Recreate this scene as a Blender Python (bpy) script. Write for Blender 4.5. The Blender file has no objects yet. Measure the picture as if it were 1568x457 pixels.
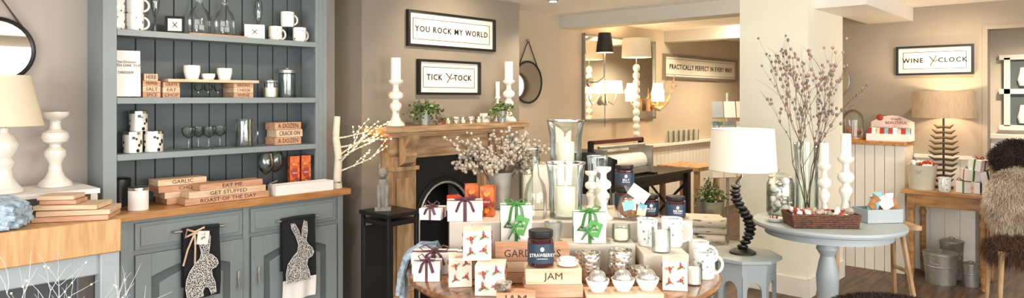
import bpy, math, random
from mathutils import Matrix, Vector, Euler
random.seed(4)
S=bpy.context.scene
# ---- image pixels converted to estimated room positions (metres). origin = photographer's feet, x along back wall, y towards it
F=1045.0;U0=784.0;V0=150.0;H=1.5
fx,fy=math.sin(math.radians(48)),math.cos(math.radians(48))
def T(u,t):
    k=(u-U0)/F;return ((fx+fy*k)*t,(fy-fx*k)*t)
def onY(u,y):
    k=(u-U0)/F;t=y/(fy-fx*k);return (fx+fy*k)*t
def lc(l,t): return (fx*t+fy*l, fy*t-fx*l)
CAMR=-48
def lin(h):
    h=h.lstrip('#');o=[]
    for i in (0,2,4):
        c=int(h[i:i+2],16)/255;o.append(c/12.92 if c<=.04045 else ((c+.055)/1.055)**2.4)
    return o+[1]
def MAT(name,col,rough=.5,metal=0,var=.12,scale=6,bump=0,st=(1,1,1),col2=None,emit=0,trans=0,detail=4,vor=None,coat=0,lo=.35,hi=.65):
    m=bpy.data.materials.new(name);m.use_nodes=True;n=m.node_tree.nodes;L=m.node_tree.links
    p=n['Principled BSDF'];c=lin(col)
    c2=lin(col2) if col2 else [x*(1-var) for x in c[:3]]+[1]
    tc=n.new('ShaderNodeTexCoord');mp=n.new('ShaderNodeMapping');mp.inputs['Scale'].default_value=st
    L.new(tc.outputs['Object'],mp.inputs[0])
    if vor:
        tx=n.new('ShaderNodeTexVoronoi');tx.inputs['Scale'].default_value=vor;out=tx.outputs['Distance']
    else:
        tx=n.new('ShaderNodeTexNoise');tx.inputs['Scale'].default_value=scale;tx.inputs['Detail'].default_value=detail;out=tx.outputs[0]
    L.new(mp.outputs[0],tx.inputs['Vector'])
    r=n.new('ShaderNodeValToRGB');r.color_ramp.elements[0].color=c2;r.color_ramp.elements[1].color=c
    r.color_ramp.elements[0].position=lo;r.color_ramp.elements[1].position=hi
    L.new(out,r.inputs[0]);L.new(r.outputs[0],p.inputs['Base Color'])
    p.inputs['Roughness'].default_value=rough;p.inputs['Metallic'].default_value=metal
    p.inputs['Coat Weight'].default_value=coat
    if emit:
        L.new(r.outputs[0],p.inputs['Emission Color']);p.inputs['Emission Strength'].default_value=emit
    if bump:
        b=n.new('ShaderNodeBump');b.inputs['Strength'].default_value=bump;b.inputs['Distance'].default_value=.004
        L.new(out,b.inputs['Height']);L.new(b.outputs[0],p.inputs['Normal'])
    return m
def GLASS(name,col='#fcfffe',base=.04,k=.7):
    m=bpy.data.materials.new(name);m.use_nodes=True;n=m.node_tree.nodes;L=m.node_tree.links
    n.remove(n['Principled BSDF']);o=n['Material Output']
    t=n.new('ShaderNodeBsdfTransparent');t.inputs[0].default_value=lin(col)
    g=n.new('ShaderNodeBsdfGlossy');g.inputs['Roughness'].default_value=.04
    lw=n.new('ShaderNodeLayerWeight');lw.inputs[0].default_value=.28
    ma=n.new('ShaderNodeMath');ma.operation='MULTIPLY_ADD';ma.inputs[1].default_value=k;ma.inputs[2].default_value=base;ma.use_clamp=True
    x=n.new('ShaderNodeMixShader');L.new(lw.outputs['Fresnel'],ma.inputs[0]);L.new(ma.outputs[0],x.inputs[0])
    L.new(t.outputs[0],x.inputs[1]);L.new(g.outputs[0],x.inputs[2]);L.new(x.outputs[0],o.inputs[0]);return m
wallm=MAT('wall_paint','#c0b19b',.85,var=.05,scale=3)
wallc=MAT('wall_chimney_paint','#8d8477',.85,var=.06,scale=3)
walll=MAT('wall_left_paint','#b1a8a0',.85,var=.04,scale=3)
wallp=MAT('wall_passage_paint','#cfc4b2',.85,var=.04,scale=3)
wallr=MAT('wall_right_paint','#a09484',.85,var=.05,scale=3)
pillm=MAT('pillar_paint','#ecead8',.7,var=.03,scale=3)
ceilm=MAT('ceiling_paint','#f2efe8',.9,var=.03)
beamm=MAT('beam_paint','#c4c0b3',.7,var=.04)
trimm=MAT('trim_white','#e6e2d8',.5,var=.03)
floorm=MAT('floor_planks','#6b5543',.5,col2='#3f3027',scale=3,st=(1,9,1),bump=.2)
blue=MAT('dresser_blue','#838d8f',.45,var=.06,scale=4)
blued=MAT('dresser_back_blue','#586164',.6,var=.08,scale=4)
bluel=MAT('pale_blue_paint','#a5afb2',.45,var=.06,scale=4)
oak=MAT('oak','#c08d57',.4,col2='#a06b3a',scale=5,st=(1,12,12),bump=.1,coat=.2)
block=MAT('block_wood','#d2aa78',.5,col2='#bd905c',scale=5,st=(9,1,1),bump=.05)
pine=MAT('pine_wood','#bd9d78',.55,col2='#8e6c48',scale=4,st=(5,5,1.2),bump=.15,detail=6)
pineh=MAT('pine_wood_h','#bd9d78',.55,col2='#8e6c48',scale=4,st=(1.2,6,8),bump=.15,detail=6)
tablew=MAT('table_wood','#9c6f48',.22,col2='#6e4628',scale=4,st=(2,9,9),bump=.08,coat=.5)
crate=MAT('crate_wood','#cda283',.6,col2='#b78664',scale=7,st=(1,8,8),bump=.1)
cratel=MAT('crate_wood_light','#dec5a8',.6,col2='#cbaa88',scale=7,st=(1,8,8),bump=.1)
ink=MAT('ink_brown','#54382a',.8)
dark=MAT('black_paint','#191a1b',.4,var=.2)
iron=MAT('cast_iron','#1d1e20',.45,metal=.3,var=.3,scale=20,bump=.3)
cer=MAT('white_ceramic','#e6e0d6',.2,var=.08,scale=9,coat=.5,bump=.1)
cer2=MAT('distressed_ceramic','#ece7dd',.35,col2='#a89a88',scale=14,lo=.28,hi=.38,detail=6,coat=.3)
white=MAT('white_card','#efece8',.6,var=.03)
china=MAT('white_china','#f3f2ee',.15,var=.02,coat=.6)
silv=MAT('silver','#d6d4ce',.22,metal=1,var=.15,scale=30)
merc=MAT('mercury_glass','#e8e6de',.22,metal=.85,col2='#8e8a82',vor=70,lo=.1,hi=.5,bump=.6)
galv=MAT('galvanised','#b4b5b0',.4,metal=.7,var=.2,scale=25)
navy=MAT('navy_label','#24394e',.5,var=.1)
jamm=MAT('jam','#3a1410',.15,var=.3,coat=.8)
cream=MAT('candle_wax','#f3ead2',.45,var=.03,emit=.08)
creamw=MAT('candle_wax_white','#f6f4ea',.45,var=.03,emit=.05)
glass=GLASS('clear_glass')
plum=MAT('plum_ribbon','#5c3440',.35,var=.2)
green=MAT('green_ribbon','#3f7f3a',.35,var=.2)
tag=MAT('green_tag','#57a04c',.6)
leaf=MAT('leaf_green','#4f6b34',.5,col2='#2f4a22',scale=30)
leafl=MAT('leaf_light','#9db070',.5,col2='#6d8848',scale=30)
redm=MAT('berry_red','#b0392e',.3,var=.2)
orange=MAT('orange_box','#e06a23',.45,col2='#7a2f12',scale=28,lo=.4,hi=.55)
redc=MAT('red_glass','#d9461e',.15,var=.2,emit=.25)
pearl=MAT('silver_berry','#dcd3c4',.25,metal=.6,var=.3,scale=60)
twigm=MAT('twig_brown','#6b5747',.8,var=.3)
twigw=MAT('twig_white','#e2e4ea',.6,var=.1)
birch=MAT('birch_bark','#d9d2c2',.7,col2='#4a4036',scale=9,st=(1,1,4),lo=.3,hi=.42)
bulb=MAT('fairy_bulb','#ffd27a',.4,emit=20)
glow=MAT('warm_glow','#ffdb9c',.5,emit=4.2,var=.03)
downl=MAT('downlight_lens','#fff2d8',.5,emit=18,var=.02)
shadew=MAT('lampshade_white','#f3e8d4',.8,var=.03,emit=.36)
shadeb=MAT('lampshade_linen','#b59a7c',.85,var=.12,scale=60,st=(1,1,.3),emit=.16)
shadec=MAT('lampshade_cream','#d8cab0',.85,var=.05,emit=.15)
black=MAT('frame_black','#161514',.35)
silf=MAT('frame_silver','#9a968b',.35,metal=.5,var=.2,scale=30)
paper=MAT('print_paper','#ece6d8',.6,var=.02)
mirr=MAT('mirror_silver','#f0f2f2',.02,metal=1,var=.01)
rope=MAT('leather_strap','#4b3a2c',.7)
furd=MAT('fur_dark','#33261f',.8,var=.4,scale=20)
furb=MAT('fur_beige','#e0d0ba',.85,col2='#b8a38d',scale=8)
furbr=MAT('fur_brown','#5a3e30',.8,var=.4,scale=20)
stone=MAT('stone_grey','#9a9892',.85,var=.3,scale=18,bump=.4)
wicker=MAT('wicker','#6e4026',.6,col2='#3b2114',scale=40,bump=.6,st=(1,1,3))
knit=MAT('knit_blue','#bccdd8',.9,col2='#8599a8',scale=50,bump=.8)
dots=MAT('patterned_china','#f2efe8',.2,col2='#46484a',vor=38,lo=.16,hi=.2,coat=.5)
bluemug=MAT('blue_patterned_china','#e6ebea',.25,col2='#7d9aa8',vor=45,lo=.2,hi=.28,coat=.5)
tin=MAT('patterned_tin','#e8e4da',.3,col2='#1f2326',vor=34,lo=.3,hi=.34,metal=.2)
teal=MAT('pastel_teal','#8fc6cf',.5,var=.3,scale=30)
pastel=MAT('pastel_multi','#e9c7a6',.5,col2='#6aa6bb',scale=22,lo=.45,hi=.55)
spk=MAT('hare_print','#e4e3df',.9,col2='#202124',scale=210,lo=.5,hi=.53,detail=1)
cloth=MAT('black_linen','#202125',.95,var=.2,scale=40)
biscuit=MAT('biscuit','#b98050',.8,var=.4,scale=30)
HB=MAT('holly_box_cream','#f1e5d4',.6,col2='#e8c6b2',scale=14,lo=.35,hi=.5);HG=MAT('holly_leaf_teal','#7da58a',.6)
redleaf=MAT('leaf_orange','#c98a64',.6,var=.2)
plumleaf=MAT('leaf_plum','#93707c',.6,var=.2);grleaf=MAT('leaf_print_green','#6f8a58',.6,var=.2)
MATO=MAT('orange_slice','#f3a437',.5,vor=60,col2='#d46a14')

class B:
    def __init__(s): s.v=[];s.f=[];s.mi=[];s.ms=[];s.cap=1
    def mid(s,m):
        if m not in s.ms:s.ms.append(m)
        return s.ms.index(m)
    def add(s,vs,fs,m,M=None):
        o=len(s.v);s.v+=[tuple(M@Vector(p)) if M else tuple(p) for p in vs]
        i=s.mid(m)
        for f in fs:s.f.append([a+o for a in f]);s.mi.append(i)
    def box(s,c,d,m,r=(0,0,0),tp=1):
        x,y,z=d[0]/2,d[1]/2,d[2]/2
        vs=[(-x,-y,-z),(x,-y,-z),(x,y,-z),(-x,y,-z),(-x*tp,-y*tp,z),(x*tp,-y*tp,z),(x*tp,y*tp,z),(-x*tp,y*tp,z)]
        s.add(vs,[(3,2,1,0),(4,5,6,7),(0,1,5,4),(1,2,6,5),(2,3,7,6),(3,0,4,7)],m,Matrix.Translation(c)@Euler([math.radians(a) for a in r]).to_matrix().to_4x4())
    def bb(s,x0,x1,y0,y1,z0,z1,m): s.box(((x0+x1)/2,(y0+y1)/2,(z0+z1)/2),(x1-x0,y1-y0,z1-z0),m)
    def lathe(s,pr,m,c=(0,0,0),seg=24,r=(0,0,0),sc=(1,1)):
        vs=[];fs=[];n=len(pr)
        for a,z in pr:
            for i in range(seg):
                t=2*math.pi*i/seg;vs.append((a*math.cos(t)*sc[0],a*math.sin(t)*sc[1],z))
        for j in range(n-1):
            for i in range(seg):
                k=(i+1)%seg;fs.append((j*seg+i,j*seg+k,(j+1)*seg+k,(j+1)*seg+i))
        if s.cap:
            if pr[0][0]>1e-5:fs.append(tuple(range(seg))[::-1])
            if pr[-1][0]>1e-5:fs.append(tuple((n-1)*seg+i for i in range(seg)))
        s.add(vs,fs,m,Matrix.Translation(c)@Euler([math.radians(a) for a in r]).to_matrix().to_4x4())
    def shell(s,pr,m,c=(0,0,0),seg=24,th=.004,**k):
        inner=[(max(a-th,.0005),max(z,pr[0][1]+th)) for a,z in reversed(pr)]
        s.lathe([(.0004,pr[0][1])]+pr+inner+[(.0004,pr[0][1]+th)],m,c,seg,**k)
    def cyl(s,c,r,h,m,seg=20,r2=None,rot=(0,0,0)): s.lathe([(r,0),(r2 if r2 is not None else r,h)],m,c,seg,rot)
    def ball(s,c,r,m,seg=12,sq=(1,1,1),rot=(0,0,0)):
        n=max(4,seg//2);vs=[];fs=[]
        for j in range(n+1):
            p=math.pi*j/n;a=max(math.sin(p),.002)
            for i in range(seg):
                t=2*math.pi*i/seg;vs.append((r*a*math.cos(t)*sq[0],r*a*math.sin(t)*sq[1],-r*math.cos(p)*sq[2]))
        for j in range(n):
            for i in range(seg):
                k=(i+1)%seg;fs.append((j*seg+i,j*seg+k,(j+1)*seg+k,(j+1)*seg+i))
        s.add(vs,fs,m,Matrix.Translation(c)@Euler([math.radians(a) for a in rot]).to_matrix().to_4x4())
    def tube(s,ps,r,m,seg=6,flat=None):
        ps=[Vector(p) for p in ps];n=len(ps);vs=[];fs=[]
        up=Vector((0,0,1));prev=None
        for i,p in enumerate(ps):
            d=(ps[min(i+1,n-1)]-ps[max(i-1,0)])
            if d.length<1e-7:d=Vector((0,0,1))
            d.normalize()
            a=prev if prev is not None else (Vector((1,0,0)) if abs(d.z)>.9 else up)
            x=a-d*a.dot(d)
            if x.length<1e-4:x=d.orthogonal()
            x.normalize();prev=x;y=d.cross(x)
            rr=r[i] if isinstance(r,(list,tuple)) else r
            for k in range(seg):
                t=2*math.pi*k/seg;vs.append(p+x*math.cos(t)*rr*(flat or 1)+y*math.sin(t)*rr)
        for i in range(n-1):
            for k in range(seg):
                q=(k+1)%seg;fs.append((i*seg+k,i*seg+q,(i+1)*seg+q,(i+1)*seg+k))
        fs.append(tuple(range(seg))[::-1]);fs.append(tuple((n-1)*seg+i for i in range(seg)))
        s.add(vs,fs,m)
    def prism(s,pts,y0,y1,m,M=None):
        n=len(pts);vs=[(a,y0,b) for a,b in pts]+[(a,y1,b) for a,b in pts]
        fs=[tuple(range(n)),tuple(range(2*n-1,n-1,-1))]+[((i+1)%n,i,n+i,n+(i+1)%n) for i in range(n)]
        s.add(vs,fs,m,M)
    def text(s,t,size,m,c,rz=0,ext=.0006,up=False,sx=1,sp=1.0,off=0):
        cu=bpy.data.curves.new('t','FONT');cu.body=t;cu.size=size;cu.extrude=ext;cu.offset=off;cu.align_x='CENTER';cu.align_y='CENTER';cu.space_character=sp;cu.resolution_u=2
        o=bpy.data.objects.new('t',cu);S.collection.objects.link(o)
        dg=bpy.context.evaluated_depsgraph_get();me=bpy.data.meshes.new_from_object(o.evaluated_get(dg))
        M=Matrix.Translation(c)@Matrix.Rotation(math.radians(rz),4,'Z')@(Matrix.Identity(4) if up else Matrix.Rotation(math.pi/2,4,'X'))@Matrix.Diagonal((sx,1,1,1))
        s.add([v.co for v in me.vertices],[tuple(p.vertices) for p in me.polygons],m,M)
        bpy.data.objects.remove(o);bpy.data.curves.remove(cu);bpy.data.meshes.remove(me)
    def build(s,name,loc=(0,0,0),rz=0,bev=0,ang=38):
        me=bpy.data.meshes.new(name);me.from_pydata(s.v,[],s.f)
        for m in s.ms:me.materials.append(m)
        me.polygons.foreach_set('material_index',s.mi);me.polygons.foreach_set('use_smooth',[True]*len(s.f));me.update()
        me.set_sharp_from_angle(angle=math.radians(ang))
        o=bpy.data.objects.new(name,me);S.collection.objects.link(o);o.location=loc;o.rotation_euler[2]=math.radians(rz)
        if bev:
            b=o.modifiers.new('bev','BEVEL');b.width=bev;b.segments=2;b.limit_method='ANGLE';b.angle_limit=math.radians(50)
        return o
R=random.uniform
def fur(b,pts,ln,m,w=.003,droop=.5):
    vs=[];fs=[]
    for p,n in pts:
        p=Vector(p);n=Vector(n).normalized();d=(n+Vector((R(-.6,.6),R(-.6,.6),R(-.5,.3)-droop*.3))).normalized()
        sd=d.cross(Vector((R(-1,1),R(-1,1),R(-1,1)))).normalized()*w;l=ln*R(.6,1.2)
        o=len(vs);vs+=[p-sd,p+sd,p+d*l*.6+sd*.6,p+d*l*.6-sd*.6,p+d*l+Vector((0,0,-droop*l*.4))]
        fs+=[(o,o+1,o+2,o+3),(o+3,o+2,o+4)]
    b.add(vs,fs,m)
def ell_pts(c,r,n,zmin=-1):
    o=[]
    while len(o)<n:
        v=Vector((random.gauss(0,1),random.gauss(0,1),random.gauss(0,1))).normalized()
        if v.z<zmin:continue
        o.append(((c[0]+v.x*r[0],c[1]+v.y*r[1],c[2]+v.z*r[2]),(v.x/r[0],v.y/r[1],v.z/r[2])))
    return o

# ================= ROOM SHELL
def slab(name,x0,x1,y0,y1,z0,z1,m):
    b=B();b.bb(x0,x1,y0,y1,z0,z1,m);return b.build(name)
slab('floor',-2.65,10.15,-2.65,4.27,-.1,0,floorm)
slab('ceiling',-2.65,10.15,-2.65,4.27,2.3,2.4,ceilm)
b=B();b.bb(-2.65,2.72,4.12,4.27,0,2.3,walll);b.bb(2.72,10.15,4.12,4.27,0,2.3,wallm);b.build('wall_back')
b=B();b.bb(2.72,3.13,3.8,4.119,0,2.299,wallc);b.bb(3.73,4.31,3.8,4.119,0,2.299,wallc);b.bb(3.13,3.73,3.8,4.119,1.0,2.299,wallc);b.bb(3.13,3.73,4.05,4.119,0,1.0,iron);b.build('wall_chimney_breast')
b=B();b.bb(6.85,7.0,.857,2.6,0,2.299,wallr);b.bb(6.85,7.0,-2.5,-.35,0,2.299,wallr);b.bb(6.85,7.0,-.35,.857,2.07,2.299,wallr);b.build('wall_right')
slab('wall_partition',7.0,10.0,2.5,2.6,0,2.299,wallp)
slab('wall_far',10.0,10.15,-2.5,4.119,0,2.299,wallp)
slab('wall_passage',8.4,8.5,-2.5,2.499,0,2.299,wallp)
def winwall(name,axis,c,a0,a1,w0,w1,z0,z1):
    b=B()
    def bx(p,q,s,t):
        if axis=='x':b.bb(c-.15,c,p,q,s,t,wallm)
        else:b.bb(p,q,c-.15,c,s,t,wallm)
    bx(a0,w0,0,2.3);bx(w1,a1,0,2.3);bx(w0,w1,0,z0);bx(w0,w1,z1,2.3);b.build(name)
winwall('wall_left','x',-2.5,-2.65,4.12,-1.6,2.6,.5,2.15)
winwall('wall_front','y',-2.5,-2.5,10,-1.4,4.6,.5,2.15)
def window(name,axis,c,w0,w1,z0,z1,n,th=.06):
    b=B()
    def bx(p,q,s,t,m=trimm,d=th):
        if axis=='x':b.bb(c-d/2,c+d/2,p,q,s,t,m)
        else:b.bb(p,q,c-d/2,c+d/2,s,t,m)
    bx(w0,w1,z0,z0+.06);bx(w0,w1,z1-.06,z1)
    for i in range(n+1):
        p=w0+(w1-w0-.05)*i/n;bx(p,p+.05,z0,z1)
    bx(w0,w1,(z0+z1)/2-.015,(z0+z1)/2+.015,trimm,th*.8)
    b.build(name)
window('window_1','x',-2.57,-1.6,2.6,.5,2.15,5)  # unseen windows left and behind, put in to let light reach the room
window('window_2','y',-2.57,-1.4,4.6,.5,2.15,7)
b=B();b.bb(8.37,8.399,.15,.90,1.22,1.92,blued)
for yy in (.15,.40,.63,.86):b.bb(8.34,8.37,yy,yy+.05,1.22,1.9,trimm)
for z in (1.18,1.54,1.88):b.bb(8.34,8.37,.1,.95,z,z+.05,trimm)
for yy in (.25,.5,.72):
    for z in(1.25,1.62):b.lathe([(.03,0),(.045,.06),(.03,.12),(.02,.18)],china,(8.355,yy+.04,z),12)
b.bb(8.2,8.399,.05,1.0,0,1.1,trimm);b.bb(8.18,8.399,.03,1.02,1.1,1.14,trimm)
b.build('glazed_wall_cabinet')
slab('pillar',5.27,6.11,1.77,2.297,0,2.299,pillm)
b=B();b.bb(5.255,5.27,1.75,2.31,0,.14,trimm);b.bb(5.255,6.12,1.755,1.77,0,.14,trimm);b.build('baseboard_pillar')
slab('beam_cross',5.27,5.5,2.298,4.119,2.18,2.299,beamm)
slab('beam_far',7.3,7.5,2.61,4.119,2.17,2.299,beamm)
slab('beam_side',5.4,6.849,1.4,1.769,2.18,2.299,trimm)
b=B();b.bb(6.84,6.85,.857,.89,0,2.10,wallr);b.bb(6.84,6.85,-.38,-.35,0,2.10,wallr);b.bb(6.84,6.85,-.35,.857,2.07,2.10,wallr);b.build('trim_doorway')
def wains(name,axis,c,a0,a1,h):
    b=B();n=int((a1-a0)/.09)
    for i in range(n):
        p=a0+(a1-a0)*i/n;q=a0+(a1-a0)*(i+1)/n-.006
        if axis=='x':b.bb(c-.015,c,p,q,0,h,trimm)
        else:b.bb(p,q,c-.015,c,0,h,trimm)
    if axis=='x':b.bb(c-.008,c,a0,a1,0,h,trimm);b.bb(c-.05,c,a0,a1,h,h+.03,trimm)
    else:b.bb(a0,a1,c-.008,c,0,h,trimm);b.bb(a0,a1,c-.07,c,h,h+.03,trimm)
    b.build(name)
wains('trim_wainscot_right','x',6.848,.94,1.385,.98)
wains('trim_wainscot_back','y',4.118,5.3,9.9,.93)
b=B();
n=7
for i in range(n):
    p=1.40+.55*i/n;b.bb(6.535,6.55,p,p+.55/n-.006,0,1.09,trimm)
b.bb(6.55,6.847,1.40,1.95,0,1.09,trimm);b.build('half_wall_counter')
b=B();b.bb(6.50,6.847,1.39,1.97,1.091,1.125,oak);b.build('counter_shelf',bev=.004)
b=B();b.bb(4.32,5.25,4.1,4.119,0,.14,trimm);b.build('baseboard_back')

# ================= DRESSER
b=B()
b.bb(1.22,2.53,3.76,4.115,.0,.88,blue)
b.bb(1.20,2.55,3.74,4.115,0,.10,blue)
b.bb(1.22,2.53,3.74,3.76,.10,.88,blue)
for x0,x1 in((1.29,1.855),(1.905,2.47)):
    b.bb(x0,x1,3.727,3.74,.725,.862,blue)
    b.box(((x0+x1)/2,3.724,.793),(x1-x0-.05,.01,.10),blue)
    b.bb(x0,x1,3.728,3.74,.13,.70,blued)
    b.bb(x0,x0+.075,3.718,3.735,.13,.70,blue);b.bb(x1-.075,x1,3.718,3.735,.13,.70,blue);b.bb(x0,x1,3.718,3.735,.13,.21,blue)
    m=(x0+x1)/2;w=(x1-x0)/2-.075
    arc=[(m-w+2*w*i/12,.58+.05*math.sin(math.pi*i/12)) for i in range(13)]
    b.prism([(m-w,.70)]+[(m-w,.58)]+arc[1:-1]+[(m+w,.58),(m+w,.70)],3.718,3.735,blue)
    arc=[(m-w+.04+2*(w-.04)*i/12,.54+.05*math.sin(math.pi*i/12)) for i in range(13)]
    b.prism([(m-w+.04,.25),(m+w-.04,.25)][::-1]+arc,3.722,3.735,blue)
    kx=x1-.035 if x0<1.5 else x0+.035
    b.cyl((kx,3.718,.48),.006,.02,galv,10,rot=(90,0,0));b.bb(kx-.008,kx+.008,3.69,3.70,.43,.53,galv)
for x in(1.235,1.87,2.5):
    b.bb(x-.012,x+.022,3.725,3.74,.10,.88,blue)
for rx,rz in ((1.60,.797),(2.185,.775)):
    b.tube([(rx-.135,3.727,rz),(rx-.135,3.685,rz),(rx+.135,3.685,rz),(rx+.135,3.727,rz)],.007,galv,8)
b.bb(1.16,2.565,3.70,4.118,.881,.92,oak)
b.bb(1.19,1.215,3.88,4.118,.921,2.25,blue);b.bb(1.185,1.25,3.86,3.88,.921,2.25,blue)
b.bb(2.445,2.47,3.88,4.118,.921,2.25,blue);b.bb(2.41,2.49,3.86,3.88,.921,2.25,blue)
b.bb(2.425,2.43,3.855,3.86,.95,2.2,blue);b.bb(2.455,2.46,3.855,3.86,.95,2.2,blue)
n=12
for i in range(n):
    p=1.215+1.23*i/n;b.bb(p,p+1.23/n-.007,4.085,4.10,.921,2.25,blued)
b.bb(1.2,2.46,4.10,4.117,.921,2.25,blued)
for z in(1.83,1.475,1.18):b.bb(1.215,2.445,3.862,4.09,z,z+.025,blue);b.bb(1.25,2.41,3.855,3.863,z-.006,z+.027,blue)
b.bb(1.16,2.5,3.83,4.118,2.22,2.29,blue)
b.build('kitchen_dresser',bev=.0025)
Z1,Z2,Z3,ZC=1.856,1.501,1.206,.921
def towel(x0,x1,z1,z0,hare,whem=0,eye=None,segs=()):
    b=B();N=14;K=20
    def yy(u,w):return 3.676+.006*math.sin(u*9)+.004*math.sin(u*17+1)*w
    vs=[];fs=[]
    for j in range(K+1):
        for i in range(N+1):
            u=i/N;w=j/K;vs.append((x0+(x1-x0)*u+.012*w*math.sin(3*w),yy(u,w),z1-(z1-z0)*w))
    for j in range(K):
        for i in range(N):
            a=j*(N+1)+i;fs.append((a,a+1,a+N+2,a+N+1))
    nh=int(K*(1-whem))
    o=[f for k,f in enumerate(fs) if k//N<nh];h=[f for k,f in enumerate(fs) if k//N>=nh]
    b.add(vs,o,cloth)
    if h:b.add(vs,h,white)
    b.tube([(x0,3.685,z1+.004),((x0+x1)/2,3.685,z1+.008),(x1,3.685,z1+.004)],.0125,cloth,8)
    b.bb(x0,x1,3.697,3.700,z1-.3,z1,cloth)
    w=x1-x0;h=z1-z0
    P=[(x0+w*a,z1-h*c) for a,c in hare]
    b.prism(P,-.0015,.0005,spk,Matrix.Translation((0,3.664,0)))
    b.tube([(p[0],3.6615,p[1]) for p in P+[P[0]]],.0013,white,5)
    for sg in segs:b.tube([(x0+w*a,3.6612,z1-h*c) for a,c in sg],.0011,white,5)
    b.ball((x0+w*eye[0],3.6612,z1-h*eye[1]),.004,white,8,(1,.3,1))
    return b
hareA=[(.08,.95),(.04,.82),(.06,.7),(.15,.58),(.3,.48),(.42,.42),(.46,.34),(.40,.2),(.42,.08),(.48,.04),(.54,.14),(.57,.26),(.60,.12),(.66,.05),(.71,.12),(.69,.26),(.66,.36),(.78,.40),(.9,.47),(.93,.53),(.86,.58),(.74,.60),(.76,.7),(.84,.8),(.87,.95),(.74,.97),(.66,.86),(.56,.84),(.5,.9),(.52,.97),(.25,.98)]
hareB=[(.1,.78),(.08,.66),(.14,.54),(.28,.46),(.42,.40),(.45,.32),(.36,.2),(.24,.1),(.22,.04),(.34,.05),(.46,.14),(.54,.26),(.56,.12),(.62,.02),(.7,.04),(.72,.16),(.68,.28),(.74,.33),(.86,.38),(.92,.44),(.86,.49),(.74,.51),(.7,.58),(.78,.68),(.82,.78)]
b=towel(1.505,1.70,.797,.43,hareA,0,(.76,.46),([(.2,.72),(.35,.62),(.5,.68),(.55,.8)],[(.6,.4),(.66,.5),(.62,.58)]))
b.box((1.60,3.655,.755),(.06,.006,.07),white,(0,8,0));b.text('gift',.02,ink,(1.60,3.651,.755))
for sx in(-1,1):b.tube([(1.56,3.66,.79),(1.56+sx*.045,3.65,.81),(1.56+sx*.05,3.655,.77),(1.56,3.66,.785)],.006,cratel,6);b.tube([(1.56,3.66,.785),(1.54+sx*.02,3.655,.70),(1.53+sx*.03,3.66,.62)],.005,cratel,6)
b.build('tea_towel')
towel(2.07,2.29,.775,.30,hareB,.25,(.76,.40),([(.2,.66),(.35,.54),(.5,.58),(.52,.74)],)).build('tea_towel')

# ---- small item makers
def mug(x,y,z,h=.095,r=.042,m=dots,rz=0,name='mug'):
    b=B();b.shell([(r*.85,0),(r*.97,h*.1),(r,h*.4),(r,h)],m,th=.004)
    hp=[(r-.004+math.sin(a)*h*.33,0,h*.5+math.cos(a)*h*.33) for a in [math.pi*i/9 for i in range(10)]]
    b.tube(hp,.006,china,8);return b.build(name,(x,y,z),rz)
def stem(x,y,z,h=.16,r=.035,kind='wine'):
    b=B();b.cap=0
    base=[(.0005,0),(r*.9,.001),(r*.85,.004),(.006,.01),(.004,h*.2),(.004,h*.45)]
    if kind=='wine':bo=[(.012,h*.48),(r*.85,h*.58),(r*1.1,h*.72),(r,h*.88),(r*.85,h)]
    elif kind=='martini':bo=[(.006,h*.52),(r*.9,h*.62),(r*1.25,h*.8),(r*1.3,h)]
    else:bo=[(.008,h*.4),(.02,h*.6),(.024,h*.8),(.021,h)]
    p=base+bo;b.lathe(p+[(a-.0015,q) for a,q in reversed(bo)],glass,seg=20)
    rr=bo[-1][0];b.tube([(rr*math.cos(a),rr*math.sin(a),h) for a in [2*math.pi*i/20 for i in range(21)]],.0012,silv,4)
    return b.build('wine_glass' if kind=='wine' else ('cocktail_glass' if kind=='martini' else 'champagne_flute'),(x,y,z))
def jar(x,y,z,h=.11,r=.042,lab=navy,name='jam_jar',txt=None,rz=CAMR,lid=dark,body=jamm):
    b=B();b.lathe([(r*.9,0),(r,.006),(r,h*.76),(r*.85,h*.82)],body);b.lathe([(r+.0008,h*.12),(r+.0008,h*.66)],lab)
    b.lathe([(r*.93,h*.82),(r*.95,h*.84),(r*.95,h*.98),(r*.9,h)],lid)
    if txt:
        b.text(txt,r*.36,white,(0,-r-.0025,h*.36),ext=.001,sx=.85)
        b.ball((0,-r-.0015,h*.52),r*.16,white,8,(1,.2,1.1));b.box((0,-r-.002,h*.26),(r*.8,.001,.0015),white)
    return b.build(name,(x,y,z),rz)
def candlestick(x,y,z,h,r=.05,ch=0,cr=.022,m=cer2,name='candlestick'):
    b=B();f=[(1,0),(1,.03),(.92,.06),(.6,.12),(.42,.2),(.36,.3),(.5,.36),(.66,.42),(.62,.48),(.36,.53),(.34,.56),(.7,.6),(.82,.66),(.74,.72),(.36,.77),(.3,.84),(.34,.88),(.72,.93),(.8,.96),(.8,1)]
    b.lathe([(r*a,h*c) for a,c in f],m,seg=24)
    if ch:b.cyl((0,0,h),cr,ch,creamw,18);b.tube([(0,0,h+ch),(0,.001,h+ch+.01)],.0015,ink,5)
    return b.build(name,(x,y,z))
def crates(x,y,z,dims,rz=0,name='wooden_block_sign',mats=None,ts=.85):
    b=B();q=0
    for k,(w,d,h,t,off) in enumerate(dims):
        m=(mats or [crate,cratel])[k%2];b.box((off,0,q+h/2),(w,d,h-.0015),m)
        if t:b.text(t,h*ts,ink,(off,-d/2-.0008,q+h/2),sx=min(1.15,w*.9/(len(t)*h*ts*.73)))
        q+=h
    return b.build(name,(x,y,z),rz,bev=.002)
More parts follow.
